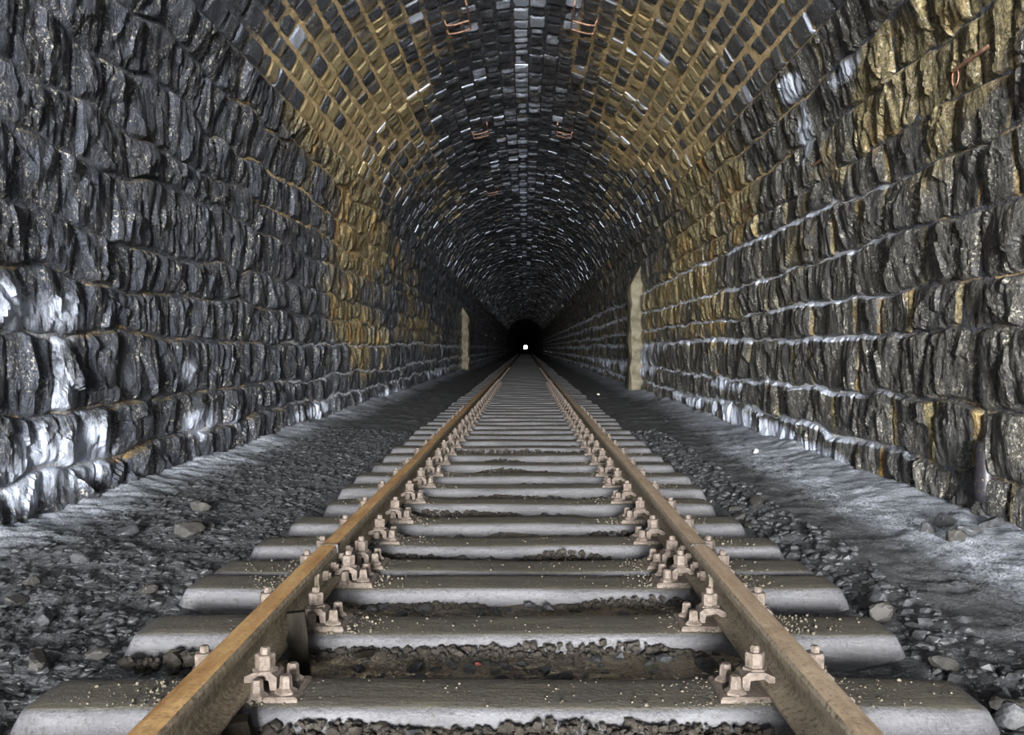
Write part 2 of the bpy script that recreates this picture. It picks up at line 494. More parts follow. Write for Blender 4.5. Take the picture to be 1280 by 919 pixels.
# ------------------------------------------------------------------ lining: stones
def stone_geo(sA, sB, y0, y1, nu, nv, kind, seed, sidef):
    """sA, sB: functions y -> lower / upper bed joint; u runs along the tunnel, v up the profile"""
    r = random.Random(seed)
    u = np.linspace(-1, 1, nu); v = np.linspace(-1, 1, nv)
    U, V = np.meshgrid(u, v, indexing='ij')
    rc = .035 if kind == 'rough' else .03
    Ur = U * np.sqrt(1 - rc * V ** 2 * (1 + 1.2 * r.random())); Vr = V * np.sqrt(1 - rc * U ** 2 * (1 + 1.2 * r.random()))
    sk = (r.random() - .5) * (.14 if kind == 'rough' else .03)
    gap = .001 + .005 * r.random() if kind == 'rough' else .006 + .008 * r.random()
    ym, yh = (y0 + y1) / 2, (y1 - y0) / 2 - gap
    Yc = ym + yh * Ur + sk * Vr * .6
    a, b = sA(Yc), sB(Yc)
    sm, sh = (a + b) / 2, (b - a) / 2 - gap
    Sc = sm + sh * Vr
    if kind == 'rough':
        p = 5 + 8 * r.random()
        dome = np.clip((1 - np.abs(U) ** p) * (1 - np.abs(V) ** (p + 2)), 0, 1)
        soft = dome ** .5
        h = -.009 + (.012 + .014 * r.random()) * soft + .03 * (1 - U ** 2) * (1 - V ** 2) * r.random()
        h = h + (r.random() - .4) * .022 * soft
        h = h + soft * ((r.random() - .45) * .035 * U + (r.random() - .35) * .035 * V)
        zz = seed * 1.37 % 97
        wy = Yc + .05 * (vnoise(Yc * 6, Sc * 6, zz + 3) - .5); ws = Sc + .08 * (vnoise(Yc * 5, Sc * 5, zz + 8) - .5)
        # broken faces: a handful of tilted flakes
        K = 5 + int(9 * r.random())
        best = np.full(Yc.shape, 1e9); hv = np.zeros(Yc.shape)
        for _ in range(K):
            cy, cs = y0 + (y1 - y0) * r.random(), float(sm.mean() + sh.mean() * (2 * r.random() - 1))
            d = (wy - cy) ** 2 * 1.7 + (ws - cs) ** 2 * 1.0
            pl_ = (r.random() - .5) * .018 + (wy - cy) * (r.random() - .5) * .40 + (ws - cs) * (r.random() - .5) * .25
            hv = np.where(d < best, pl_, hv); best = np.minimum(best, d)
        h = h + hv * soft
        h = np.maximum(h, -.014 + .018 * soft)
        rid = ridged(wy * 5.0 + ws * 1.3 * (r.random() - .3), ws * 3.2, zz, 3)
        h = h + (rid - .55) * .032 * soft + .014 * (vnoise(Yc * 24, Sc * 13, zz) - .5) * soft
    else:
        dome = (1 - np.abs(U) ** 8) * (1 - np.abs(V) ** 8)
        zz = seed * 1.37 % 97
        h = -.016 + (.012 + .014 * r.random()) * dome ** .6 + (.02 * (fbm(Yc * 7, Sc * 7, zz, 2) - .5) + (r.random() - .5) * .012 * U + (r.random() - .5) * .016 * V) * dome ** .5 + ((r.random() - .3) * .04 * (ym > 13))
    top = sidef(Sc)
    P = surf(top, Yc, h).reshape(-1, 3)
    # skirt
    ring = [i * nv for i in range(nu)] + [(nu - 1) * nv + j for j in range(1, nv)] + [i * nv + nv - 1 for i in range(nu - 2, -1, -1)] + [j for j in range(nv - 2, 0, -1)]
    ring = np.array(ring)
    Ys = Yc.ravel()[ring] + np.where(U.ravel()[ring] < -.99, -.012, np.where(U.ravel()[ring] > .99, .012, 0)) * (kind != 'rough')
    Ps = surf(top.ravel()[ring], Ys, np.full(len(ring), -.075))
    f = grid_faces(nu, nv)
    n0 = nu * nv
    k = np.arange(len(ring)); k2 = (k + 1) % len(ring)
    fs = np.stack([ring[k], ring[k2], n0 + k2, n0 + k], -1)
    faces = np.concatenate([f[:, ::-1], fs[:, ::-1]]) 
    Vall = np.concatenate([P, Ps])
    s_all = np.concatenate([top.ravel(), top.ravel()[ring]]); y_all = np.concatenate([Yc.ravel(), Yc.ravel()[ring]])
    v_all = np.concatenate([V.ravel(), V.ravel()[ring]]); u_all = np.concatenate([U.ravel(), U.ravel()[ring]])
    return Vall, faces, s_all, y_all, u_all, v_all

def colour(kind, seed, s, y, u, v, side):
    r = random.Random(seed + 99)
    o, w = stain(s, y)
    tint = r.random()
    ym, smid = float(y.mean()), float(s.mean())
    if kind == 'rough':
        o = o * (.55 + .7 * r.random())
        w = w * (.4 + .9 * r.random())
        sl = s if side == 0 else LT - s
        if side == 1:       # salt shelf on top of the courses
            w = np.maximum(w, .95 * np.clip((v - .70) / .2, 0, 1) * (sl < 2.3) * np.clip((y - 4.5) / 3.5, .3, 1) * (r.random() < .85))
            o = np.maximum(o, .75 * np.clip((np.abs(u) - .7) / .3, 0, 1) * (r.random() < .5) + .32 * (r.random() < .35))
        else:
            w = np.maximum(w, .65 * np.clip((v - .82) / .18, 0, 1) * (sl < 1.3) * np.clip((y - 7) / 4, 0, 1) * (r.random() < .8))
            o = np.maximum(o, .7 * np.clip((v - .80) / .15, 0, 1) * (r.random() < .4))
        w = np.maximum(w, .55 * np.clip((y - 12) / 10, 0, 1) * (np.abs(u) > .9) * (r.random() < .4))  # glints of far wet stone, painted as white ends
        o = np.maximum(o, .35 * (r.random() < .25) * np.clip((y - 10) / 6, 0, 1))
    else:
        o = o * (.25 + 1.1 * r.random())
        # lime on the crown stones
        dc = abs(smid - LT / 2) / DA
        pch = .85 if dc < .6 else (.42 if dc < 1.6 else (.20 if dc < 3.2 else .02))
        blank = 1.0 if (vnoise(ym * .8, 3.0) > .34) else .3
        if dc < .6 and ym < 15: pch, blank = .9, 1.0
        if r.random() < pch * blank:
            w = np.maximum(w, (.55 + .35 * r.random() + (.2 if dc < .6 else 0)) * (1 - .5 * np.abs(u) ** 4))
        if ym > 13:
            rr = r.random()
            if rr < .20: w = np.maximum(w, .85 * (u < -.9))  # camera-side edge painted white for a wet glint
            if rr > .8: o = np.maximum(o, .5 * (r.random()))
        elif r.random() < .05 and abs(smid - LT / 2) > 1.0:
            w = np.maximum(w, .8 * (u < -.7))
    return np.stack([o, w, np.full_like(o, tint)], -1)

def project(P):
    px = VPX + F * P[:, 0] / P[:, 1]; py = VPY - F * (P[:, 2] - CAMZ) / P[:, 1]
    return px, py

def seen_area(s0, s1, y0, y1):
    c = surf(np.array([s0, s1, s1, s0]), np.array([y0, y0, y1, y1]), 0.0)
    px, py = project(c)
    mx, my = px.mean(), py.mean()
    ar = 0.5 * abs(sum(px[i] * py[(i + 1) % 4] - px[(i + 1) % 4] * py[i] for i in range(4)))
    inside = (px.max() > 2) and (px.min() < 1278) and (py.max() > 2) and (py.min() < 917)
    return ar if inside else 0.0

def lay(kind, parent, courses, mat, lens, side, near_n, yfirst):
    """courses: list of (sA(y), sB(y), sidef); the 300 that show largest become stones, the rest one joined bed"""
    items = []
    for ci, (sA, sB, sidef) in enumerate(courses):
        r = random.Random(1000 * side + ci * 17 + 5)
        y = yfirst + r.random() * .5
        while y < 60:
            L = lens[0] + (lens[1] - lens[0]) * r.random() ** 1.2
            if y > 30: L *= 1.3
            a, b = float(sA(np.array(y))), float(sB(np.array(y)))
            sa, sb = float(sidef(np.array(a))), float(sidef(np.array(b)))
            items.append((seen_area(sa, sb, y, y + L), ci, y, y + L))
            y += L
    items.sort(key=lambda t: -t[0])
    AV, AF, AC, n0 = [], [], [], 0
    for q, (ar, ci, y0, y1) in enumerate(items):
        sA, sB, sidef = courses[ci]
        seed = 5000 * side + q * 3 + 1
        own = q < 300
        if own:
            nu, nv = near_n(ar)
        else:
            nu, nv = (4, 4) if (y0 < 30) else (3, 3)
        V_, F_, s_, y_, u_, v_ = stone_geo(sA, sB, y0, y1, nu, nv, kind, seed, sidef)
        if side == 1: F_ = F_[:, ::-1]
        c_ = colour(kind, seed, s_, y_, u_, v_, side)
        if own:
            ctr = V_.mean(0)
            me = mesh_from('stone', V_ - ctr, F_.copy(), mat, c_, False)
            ob = obj('stone', me, parent); ob.location = ctr
        else:
            AV.append(V_); AF.append(F_ + n0); AC.append(c_); n0 += len(V_)
    blk = [(v, c, f - f.min()) for v, f, c in zip(AV, AF, AC) if 42.0 <= v[:, 1].mean() < 60.0]
    for rpt in range(1, 5):
        for v, c, f in blk:
            AV.append(v + np.array([0, 18.0 * rpt, 0])); AC.append(c); AF.append(f + n0); n0 += len(v)
    me = mesh_from('stone_courses', np.concatenate(AV), np.concatenate(AF), mat, np.concatenate(AC), False)
    ob = obj('stone_courses', me, parent)
    ob['kind'] = 'stuff'
    ob['label'] = 'stones of the lining receding into the dark'

def rough_courses(side):
    out = []
    for k in range(N_ROUGH):
        f = (lambda s: s) if side == 0 else (lambda s: LT - s)
        out.append((lambda y, k=k: rough_line(k, side, y), lambda y, k=k: rough_line(k + 1, side, y), f))
    return out

nn = lambda ar: (26, 22) if ar > 3000 else ((20, 17) if ar > 900 else ((13, 12) if ar > 300 else (9, 9)))
lay('rough', wall_left, rough_courses(0), M_ROUGH, (.34, .70), 0, nn, 2.2)
lay('rough', wall_right, rough_courses(1), M_ROUGH, (.34, .70), 1, nn, 2.2)
arch = [(lambda y, k=k: 0 * y + S_ROUGH + k * DA, lambda y, k=k: 0 * y + S_ROUGH + (k + 1) * DA, lambda s: s) for k in range(N_ARCH)]
lay('ashlar', ceiling, arch, M_ASHLAR, (.24, .48), 2, lambda ar: (9, 7), 4.5)

# rendered pale piers further in
def pier(parent, side, yc, wid, depth, htop, label):
    n = 15
    V_, F_ = [], []
    for i in range(n):
        z = ZB + (htop - ZB) * i / (n - 1)
        w = wid * (1 + .04 * math.sin(i * 1.7)); d = depth * (1 + .07 * math.sin(i * 2.3 + 1)) * (1 if i < n - 2 else (.6 if i == n - 2 else .2))
        xw = CX + side * (HALF + .1)
        xi = CX + side * (HALF - d)
        for (x, y) in ((xw, -w), (xi + side * .03, -w), (xi, -w * .6), (xi, w * .6), (xi + side * .03, w), (xw, w)):
            V_.append((x + .015 * math.sin(i * 5 + y * 30), yc + y + .02 * math.sin(i * 3.1), z))
    for i in range(n - 1):
        for j in range(5):
            a = i * 6 + j
            F_.append((a, a + 1, a + 7, a + 6))
    F_.append(tuple((n - 1) * 6 + j for j in range(6)))
    o = obj('pier', mesh_from('pier', V_, F_, M_PLASTER, None, False), parent)
    o['label'] = label
pier(wall_right, 1, 20.3, .35, .26, 2.7, 'pale rendered pier')
pier(wall_left, -1, 38.5, .45, .30, 2.6, 'pale yellowish rendered pier')

# ------------------------------------------------------------------ floor
TRK = -0.043
def ground_z(x, y):
    x = np.asarray(x, float); y = np.asarray(y, float)
    ax = np.abs(x - TRK)
    side = np.clip((ax - 1.15) / .35, 0, 1); side = side * side * (3 - 2 * side)
    z = -.062 - .03 * np.exp(-((ax - 1.15) / .25) ** 2) + side * .022
    z = z + .05 * np.clip((ax - 1.75) / .8, 0, 1)
    z = z + .035 * (fbm(x * 4, y * 4, 1.0, 3) - .5) + .022 * (vnoise(x * 13, y * 13, 2) - .5)
    # wind-laid ripples in the silt of the right side
    rp = np.clip((x - 1.5) / .3, 0, 1) * np.clip((2.3 - x) / .2, 0, 1)
    z = z + rp * .010 * np.sin((y * .55 + 1.0 * x + .18 * vnoise(x * 3, y * 3, 7)) * 2 * math.pi / .095)
    rl = np.clip((-x - 2.0) / .3, 0, 1)
    z = z + rl * .008 * np.sin((y - .5 * x + .3 * vnoise(x * 3, y * 3, 8)) * 2 * math.pi / .15)
    # rough lumps on the left and round the sleepers
    z = z + np.where(x < -1.2, .02, .006) * (ridged(x * 9, y * 9, 5, 2) - .5) + .022 * (ax < 1.1) * (vnoise(x * 9, y * 12, 6) - .5)
    z = z + .03 * np.clip((ax - 2.15) / .35, 0, 1) * vnoise(x * 2, y * 2, 3) * 2
    return z

def build_floor():
    xs = np.linspace(CX - HALF - .1, CX + HALF + .1, 240)
    ys = axis((-60, 1.4, 1.6), (1.4, 9, .028), (9, 20, .07), (20, 70, .5), (70, 170, 10), (170, 1500, 133))
    X, Y = np.meshgrid(xs, ys, indexing='ij')
    Z = ground_z(X, Y)
    P = np.stack([X, Y, Z], -1).reshape(-1, 3)
    ax = np.abs(X - CX)
    w = .72 * np.clip((ax - 1.85) / .65, 0, 1) ** 1.2
    w = w + .14 * np.exp(-((X - 1.95) / .3) ** 2) * (X > 0) + .25 * (fbm(X * 1.3, Y * .8, 3, 2) - .5) * (ax > 1.5)
    w = w + .42 * np.exp(-((X - 2.05) / .28) ** 2 - ((Y - 4.6) / 1.3) ** 2) + .3 * np.exp(-((X - 2.0) / .25) ** 2 - ((Y - 8) / 2.5) ** 2)
    o = np.clip((1.05 - np.abs(X - TRK)) / .3, 0, 1) * .9
    me = mesh_from('floor', P, grid_faces(len(xs), len(ys)), M_FLOOR, np.stack([o, np.clip(w, 0, 1), 0 * o], -1).reshape(-1, 3), True)
    ob = obj('floor', me)
    ob['kind'] = 'structure'; ob['label'] = 'dark gravel and silt tunnel floor under the track'
    return ob
floor = build_floor()

# ------------------------------------------------------------------ sleepers
def sleeper_mesh(xl, xr, seed):
    prof_ = [(.134, -.17), (.131, -.10), (.127, -.050), (.123, -.026), (.117, -.012), (.108, -.003), (.095, 0.0), (.05, 0.0), (0, .001),
             (-.05, 0.0), (-.095, 0.0), (-.108, -.003), (-.117, -.012), (-.123, -.026), (-.127, -.050), (-.131, -.10), (-.134, -.17)]
    n = 33
    r = random.Random(seed)
    V_ = []
    ends = 4
    ts = [0, .006, .016, .032] + list(np.linspace(.06, .94, n - 8)) + [.968, .984, .994, 1]
    for t in ts:
        x = xl + (xr - xl) * t
        e = min(t, 1 - t) * (xr - xl)
        drop = 0.0
        if e < .05: drop = .10 * (1 - e / .05) ** 2
        wv = 1 - .05 * (1 - min(1, e / .05))
        for (y, z) in prof_:
            V_.append((x, -y * wv + .004 * math.sin(x * 7 + seed), z - drop * (1 if z > -.15 else .1) + .003 * math.sin(x * 5 + seed * 2) * (z > -.1)))
    m = len(prof_)
    F_ = []
    for i in range(len(ts) - 1):
        for j in range(m - 1):
            a = i * m + j
            F_.append((a, a + m, a + m + 1, a + 1))
    F_.append(tuple(range(m))); F_.append(tuple((len(ts) - 1) * m + j for j in range(m - 1, -1, -1)))
    return mesh_from('sleeper_body', V_, F_, M_SLEEPER, None, True)

def lathe(prof_, n, sq=None):
    V_, F_ = [], []
    for (r_, z) in prof_:
        for i in range(n):
            a = 2 * math.pi * (i + .5) / n
            V_.append((r_ * math.cos(a), r_ * math.sin(a), z))
    for k in range(len(prof_) - 1):
        for i in range(n):
            j = (i + 1) % n
            F_.append((k * n + i, k * n + j, (k + 1) * n + j, (k + 1) * n + i))
    F_.append(tuple(range(n - 1, -1, -1))); F_.append(tuple((len(prof_) - 1) * n + i for i in range(n)))
    return V_, F_

def box_geo(x0, x1, y0, y1, z0, z1, c=.006):
    """box with chamfered upper edges"""
    V_ = [(x0, y0, z0), (x1, y0, z0), (x1, y1, z0), (x0, y1, z0), (x0, y0, z1 - c), (x1, y0, z1 - c), (x1, y1, z1 - c), (x0, y1, z1 - c),
          (x0 + c, y0 + c, z1), (x1 - c, y0 + c, z1), (x1 - c, y1 - c, z1), (x0 + c, y1 - c, z1)]
    F_ = [(3, 2, 1, 0), (8, 9, 10, 11)]
    for a, b in ((0, 4), (4, 8)):
        for i in range(4):
            j = (i + 1) % 4
            F_.append((a + i, a + j, b + j, b + i))
    return V_, F_

# fastening, seen from the rail (x = 0) towards the inside of the track (+x)
ME_PLATE = mesh_from('base_plate', *box_geo(-.16, .19, -.085, .085, -.004, .016), M_FIX)
def clamp_mesh():
    # bent bridge clamp: toe on the rail foot, heel on the plate
    pr = [(.035, .036), (.035, .052), (.062, .064), (.105, .064), (.122, .050), (.122, .016), (.104, .016), (.100, .042), (.064, .046), (.052, .036)]
    V_ = [(x, -.038, z) for x, z in pr] + [(x, .038, z) for x, z in pr]
    n = len(pr)
    F_ = [(i, (i + 1) % n, n + (i + 1) % n, n + i) for i in range(n)] + [tuple(range(n - 1, -1, -1)), tuple(range(n, 2 * n))]
    return mesh_from('clamp', V_, F_, M_FIX)
ME_CLAMP = clamp_mesh()
ME_BOLT = mesh_from('bolt', *lathe([(.033, .060), (.034, .068), (.026, .070), (.027, .104), (.024, .108), (.013, .109), (.013, .122), (.009, .126)], 6), M_FIX)
ME_SCREW = mesh_from('coach_screw', *lathe([(.029, .014), (.030, .022), (.021, .028), (.0175, .030), (.015, .058), (.012, .062)], 6), M_FIX)

RAILX_L, RAILX_R = -0.821 + .035, 0.735 - .035
FRONT = [2.371, 2.979, 3.541, 3.82, 4.313, 4.85, 5.46, 6.08, 6.64, 7.28, 7.92, 8.52, 9.14, 9.72]
ENDS = [(-1.343, 1.237), (-1.313, 1.243), (-1.352, 1.257), (-1.336, 1.239), (-1.312, 1.23), (-1.271, 1.18), (-1.215, 1.144), (-1.254, 1.205),
        (-1.26, 1.22), (-1.24, 1.2), (-1.25, 1.21), (-1.27, 1.19), (-1.24, 1.22), (-1.26, 1.2)]
while FRONT[-1] < 62:
    FRONT.append(FRONT[-1] + .61 + random.uniform(-.03, .03)); ENDS.append((-1.26 + random.uniform(-.03, .03), 1.2 + random.uniform(-.03, .03)))
SLEEPER_Y = [1.765] + [f + .115 for f in FRONT]
ENDS = [(-1.33, 1.24)] + ENDS
ORD = ['nearest', 'second nearest', 'third nearest', 'fourth nearest', 'fifth nearest', 'sixth nearest', 'seventh nearest', 'eighth nearest', 'ninth nearest', 'tenth nearest']
TEN = ['', '', 'twenty', 'thirty']; ONE = ['', 'one', 'two', 'three', 'four', 'five', 'six', 'seven', 'eight', 'nine']
NUM = {k: (['ten', 'eleven', 'twelve', 'thirteen', 'fourteen', 'fifteen', 'sixteen', 'seventeen', 'eighteen', 'nineteen'][k + 1 - 10] if k + 1 < 20 else (TEN[(k + 1) // 10] + ('-' + ONE[(k + 1) % 10] if (k + 1) % 10 else ''))) for k in range(9, 39)}
far_me = [sleeper_mesh(-1.26, 1.2, 300 + i) for i in range(5)]

def fastening(parent, x, y, direction, full, seed):
    r = random.Random(seed)
    p = obj('base_plate', ME_PLATE, parent)
    p.location = (x, y, 0.0); p.rotation_euler = (0, 0, 0 if direction > 0 else math.pi)
    def sub(nm, me, lx, ly, lz=0, rz=0, tilt=0):
        o = obj(nm, me, p); o.location = (lx, ly, lz); o.rotation_euler = (tilt, tilt * .7, rz); return o
    sub('clamp', ME_CLAMP, 0, r.uniform(-.006, .006))
    sub('bolt', ME_BOLT, .082, 0, 0, r.random() * 3, r.uniform(-.08, .08))
    if full:
        oc = sub('clamp', ME_CLAMP, 0, 0, 0, math.pi)
        sub('bolt', ME_BOLT, -.082, 0, 0, r.random() * 3)
        sub('coach_screw', ME_SCREW, .150, -.045, 0, r.random())
        sub('coach_screw', ME_SCREW, .145, .050, 0, r.random())
        sub('coach_screw', ME_SCREW, .080, -.066, -.004, r.random())
    else:
        sub('coach_screw', ME_SCREW, .150, 0, 0, r.random())

vis = 0
for i, (y, (xl, xr)) in enumerate(zip(SLEEPER_Y, ENDS)):
    e = empty('sleeper', (0, y, 0))
    near = y < 10.5
    me = sleeper_mesh(xl, xr, 20 + i) if near else far_me[i % 5]
    b = obj('sleeper_body', me, e)
    if not near: b.location = (random.uniform(-.04, .04), 0, 0)
    if y < 24:
        fastening(e, RAILX_L, 0, 1, y < 13, 2 * i)
        fastening(e, RAILX_R, 0, -1, y < 13, 2 * i + 1)
    elif y < 40:
        for x in (RAILX_L + .09, RAILX_R - .09):
            o = obj('bolt', ME_BOLT, e); o.location = (x, 0, -.02)
    if y < 2.2:
        tag(e, 'grey steel sleeper in front of the largest visible one', 'railway sleeper', 'sleepers under the track')
    else:
        k = vis; vis += 1
        if k < 10:
            extra = ['largest, cut by the lower edge of the view', 'beside the upright dark board', 'front one of the close pair', 'rear one of the close pair', 'just behind the close pair'] + ['short ends showing outside the rails'] * 5
            tag(e, '%s grey steel sleeper, %s' % (ORD[k], extra[k]), 'railway sleeper', 'sleepers under the track')
        elif y < 24:
            tag(e, 'thin grey sleeper, number %s counted from the camera' % NUM[k], 'railway sleeper', 'sleepers in the middle distance')
        else:
            tag(e, 'very thin dim sleeper far down the track', 'railway sleeper', 'sleepers far down the track')

def far_sleepers():
    V_, F_ = [], []
    y = SLEEPER_Y[-1] + .62
    while y < 140:
        vv, ff = box_geo(-1.26, 1.2, y - .12, y + .12, -.12, 0, .03)
        n = len(V_); V_ += vv; F_ += [tuple(a + n for a in f) for f in ff]
        y += .62
    o = obj('distant_sleepers', mesh_from('distant_sleepers', V_, F_, M_SLEEPER))
    tag(o, 'row of sleepers lost in the dark end of the tunnel', 'railway sleepers', None, 'stuff')
far_sleepers()

# ------------------------------------------------------------------ rails
RH = 0.145
RAIL_P = [(-.0625, .016), (-.0625, .025), (-.022, .038), (-.009, .052), (-.008, .095), (-.016, .104), (-.034, .110), (-.036, .130), (-.030, .141), (-.015, .145),
          (.015, .145), (.030, .141), (.036, .130), (.034, .110), (.016, .104), (.008, .095), (.009, .052), (.022, .038), (.0625, .025), (.0625, .016)]
def rail(x, mat, label):
    ys = list(axis((-40, 1.2, 5), (1.2, 3.4, .25))) + [3.42] + list(axis((3.7, 14, .5), (14, 70, 4), (70, 1500, 110)))
    m = len(RAIL_P); V_, F_ = [], []
    for y in ys:
        for (px, pz) in RAIL_P:
            V_.append((x + px + .003 * math.sin(y * 1.3), y, pz))
    for i in range(len(ys) - 1):
        for j in range(m):
            a = i * m + j; b = i * m + (j + 1) % m
            F_.append((a, a + m, b + m, b))
    F_.append(tuple(range(m - 1, -1, -1))); F_.append(tuple((len(ys) - 1) * m + j for j in range(m)))
    e = empty('rail', (0, 0, 0))
    o = obj('rail_body', mesh_from('rail_body', V_, F_, mat), e)
    # joint: two fishplates with nuts, a dark strip painted for the shaded gap
    yj = 3.68
    for sx in (-1, 1):
        pr = [(sx * .010, .040), (sx * .030, .046), (sx * .026, .064), (sx * .026, .086), (sx * .030, .098), (sx * .010, .104)]
        ys2 = (yj - .30, yj + .30)
        VV = [(x + a, yy, b) for yy in ys2 for (a, b) in pr]; n = len(pr)
        FF = [(k, (k + 1) % n, n + (k + 1) % n, n + k) for k in range(n)] + [tuple(range(n)), tuple(range(2 * n - 1, n - 1, -1))]
        fp = obj('fishplate', mesh_from('fishplate', VV, FF, mat), e)
        for dy in (-.22, -.08, .08, .22):
            b = obj('nut', ME_NUT, fp); b.location = (x + sx * .026, yj + dy, .075); b.rotation_euler = (0, sx * math.pi / 2, 0)
    vv, ff = box_geo(x - .0368, x + .0368, yj - .006, yj + .006, .112, .1462, .003)
    obj('joint_gap_shade', mesh_from('joint_gap_shade', vv, ff, M_GRAVEL), e)
    tag(e, label, 'rail', 'rails of the track')
    return e
ME_NUT = mesh_from('nut', *lathe([(.020, 0), (.020, .018), (.017, .021), (.011, .021), (.011, .030)], 6), M_FIX)
rail_left = rail(RAILX_L, M_RAIL_L, 'orange rusted steel rail on the left of the track')
rail_right = rail(RAILX_R, M_RAIL_R, 'dusty brown steel rail on the right of the track')

# dark timber boards wedged against the left rail
def board(loc, sx, sy, sz, rot, label):
    V_, F_ = [], []
    n = 7
    for i in range(n):
        z = sz * i / (n - 1); w = sx * (1 - .18 * (i / (n - 1)) + .05 * math.sin(i * 2)); 
        for (a, b) in ((-.5, -.5), (.5, -.5), (.5, .5), (-.5, .5)):
            V_.append((a * w + .004 * math.sin(i * 3 + a), b * sy + .003 * math.sin(i * 5), z))
    for i in range(n - 1):
        for j in range(4):
            a = i * 4 + j; b = i * 4 + (j + 1) % 4
            F_.append((a, b, b + 4, a + 4))
    F_.append((3, 2, 1, 0)); F_.append(tuple((n - 1) * 4 + j for j in range(4)))
    o = obj('timber_board', mesh_from('timber_board', V_, F_, M_WOOD)); o.location = loc; o.rotation_euler = rot
    tag(o, label, 'board', 'boards wedged against the left rail')
board((-.685, 2.80, -.11), .065, .035, .235, (-.06, -.05, .2), 'upright dark board wedged between left rail and second sleeper')
board((-.70, 2.28, -.15), .085, .04, .17, (.1, -.1, .15), 'short dark board by the left rail at the lower edge')

# ------------------------------------------------------------------ iron fixings
def tube(pts, r, n=7):
    pts = [Vector(p) for p in pts]
    V_, F_ = [], []
    prev = None
    for i, p in enumerate(pts):
        t = (pts[min(i + 1, len(pts) - 1)] - pts[max(i - 1, 0)]).normalized()
        a = Vector((0, 0, 1)) if abs(t.z) < .9 else Vector((1, 0, 0))
        u = t.cross(a).normalized(); w = t.cross(u).normalized()
        if prev is not None and u.dot(prev) < 0: u, w = -u, -w
        prev = u
        for k in range(n):
            q = 2 * math.pi * k / n
            V_.append(tuple(p + r * (math.cos(q) * u + math.sin(q) * w)))
    for i in range(len(pts) - 1):
        for k in range(n):
            j = (k + 1) % n
            F_.append((i * n + k, i * n + j, (i + 1) * n + j, (i + 1) * n + k))
    F_.append(tuple(range(n - 1, -1, -1))); F_.append(tuple((len(pts) - 1) * n + k for k in range(n)))
    return V_, F_

PIN_Y = [5.2, 7.9, 10.45, 12.9, 15.4, 17.9, 20.6]
PIN_L = ['nearest rusty iron wall hook with a small hanging ring', 'second iron hook along the right wall from the camera', 'third iron hook along the right wall', 'fourth small iron hook along the right wall',
         'fifth small iron hook along the right wall', 'sixth tiny iron hook on the right wall', 'farthest tiny iron hook on the right wall above the pale pier']
for i, y in enumerate(PIN_Y):
    z0 = CAMZ + 1.60 + random.uniform(-.03, .03)
    xw = CX + HALF + .03
    e = empty('wall_hook', (xw, y, z0))
    pts = [(0.06, .20, 0.0), (-.03, .19, .0), (-.055, .15, .0), (-.06, .0, .004), (-.06, -.20, .01), (-.05, -.24, .015)]
    obj('hook_bar', mesh_from('hook_bar', *tube(pts, .013), M_IRON), e)
    if i == 0:
        ring = [(-.06, .13 + .04 * math.cos(a), -.045 + .05 * math.sin(a)) for a in np.linspace(0, 2 * math.pi, 15)]
        obj('ring', mesh_from('ring', *tube(ring, .004, 5), M_IRON), e)
    tag(e, PIN_L[i], 'wall hook', 'iron hooks along the right wall')

# bent rods hanging under the crown
def vault_pt(deg, y, h):
    s = LW + math.radians(deg) * HALF
    return surf(np.array([s]), np.array([y]), np.array([h]))[0]
def bracket(y, sgn, label):
    c = vault_pt(90 - sgn * 19.5, y, 0.0)
    e = empty('vault_bracket', tuple(c))
    for q in (0, 1):
        yy = y + .30 * q
        a0, a1 = 90 - sgn * (21 + 0 * q), 90 - sgn * (14.5)
        pts = [vault_pt(a0, yy, -.03), vault_pt(a0, yy, .05), vault_pt((a0 * 2 + a1) / 3, yy, .075), vault_pt(a1, yy, .075), vault_pt(a1, yy - .04, .075), vault_pt(a1, yy - .5, .07), vault_pt(a1, yy - .53, -.03)]
        pts = [tuple(p - c) for p in pts]
        rod = obj('bent_rod', mesh_from('bent_rod', *tube(pts, .011), M_IRON), e)
    tag(e, label, 'iron bracket', 'bent iron rods under the crown')
bracket(11.25, 1, 'pair of bent rusty rods under the near crown, left of the white keystones')
bracket(11.25, -1, 'pair of bent rusty rods under the near crown, right of the white keystones')
bracket(17.0, 1, 'pair of bent rods further in, left of the crown')
bracket(17.0, -1, 'pair of bent rods further in, right of the crown')
bracket(23.5, 1, 'tiny pair of bent rods deep inside, left of the crown')

# dark pipe form standing in for a recess in the right wall
def recess_form():
    s, y = at_lining(1234, 590)
    x, z, nx, nz = prof(np.array([s]))
    V_, F_ = lathe([(.050, -.16), (.055, -.1), (.056, .0), (.055, .1), (.05, .15), (.035, .165)], 14)
    o = obj('recess_pipe', mesh_from('recess_pipe', V_, F_, simple('dark_recess_fill', (.010, .010, .013), (.022, .022, .028), 12, .4, .2, .004, third=((.45, .25, .07), .62)), None, True), wall_right)
    o.location = (float(x[0]) - .01, y, float(z[0])); o.scale = (1, 1, 1)
    o['label'] = 'dark smooth upright pipe form standing in for a recess'
recess_form()

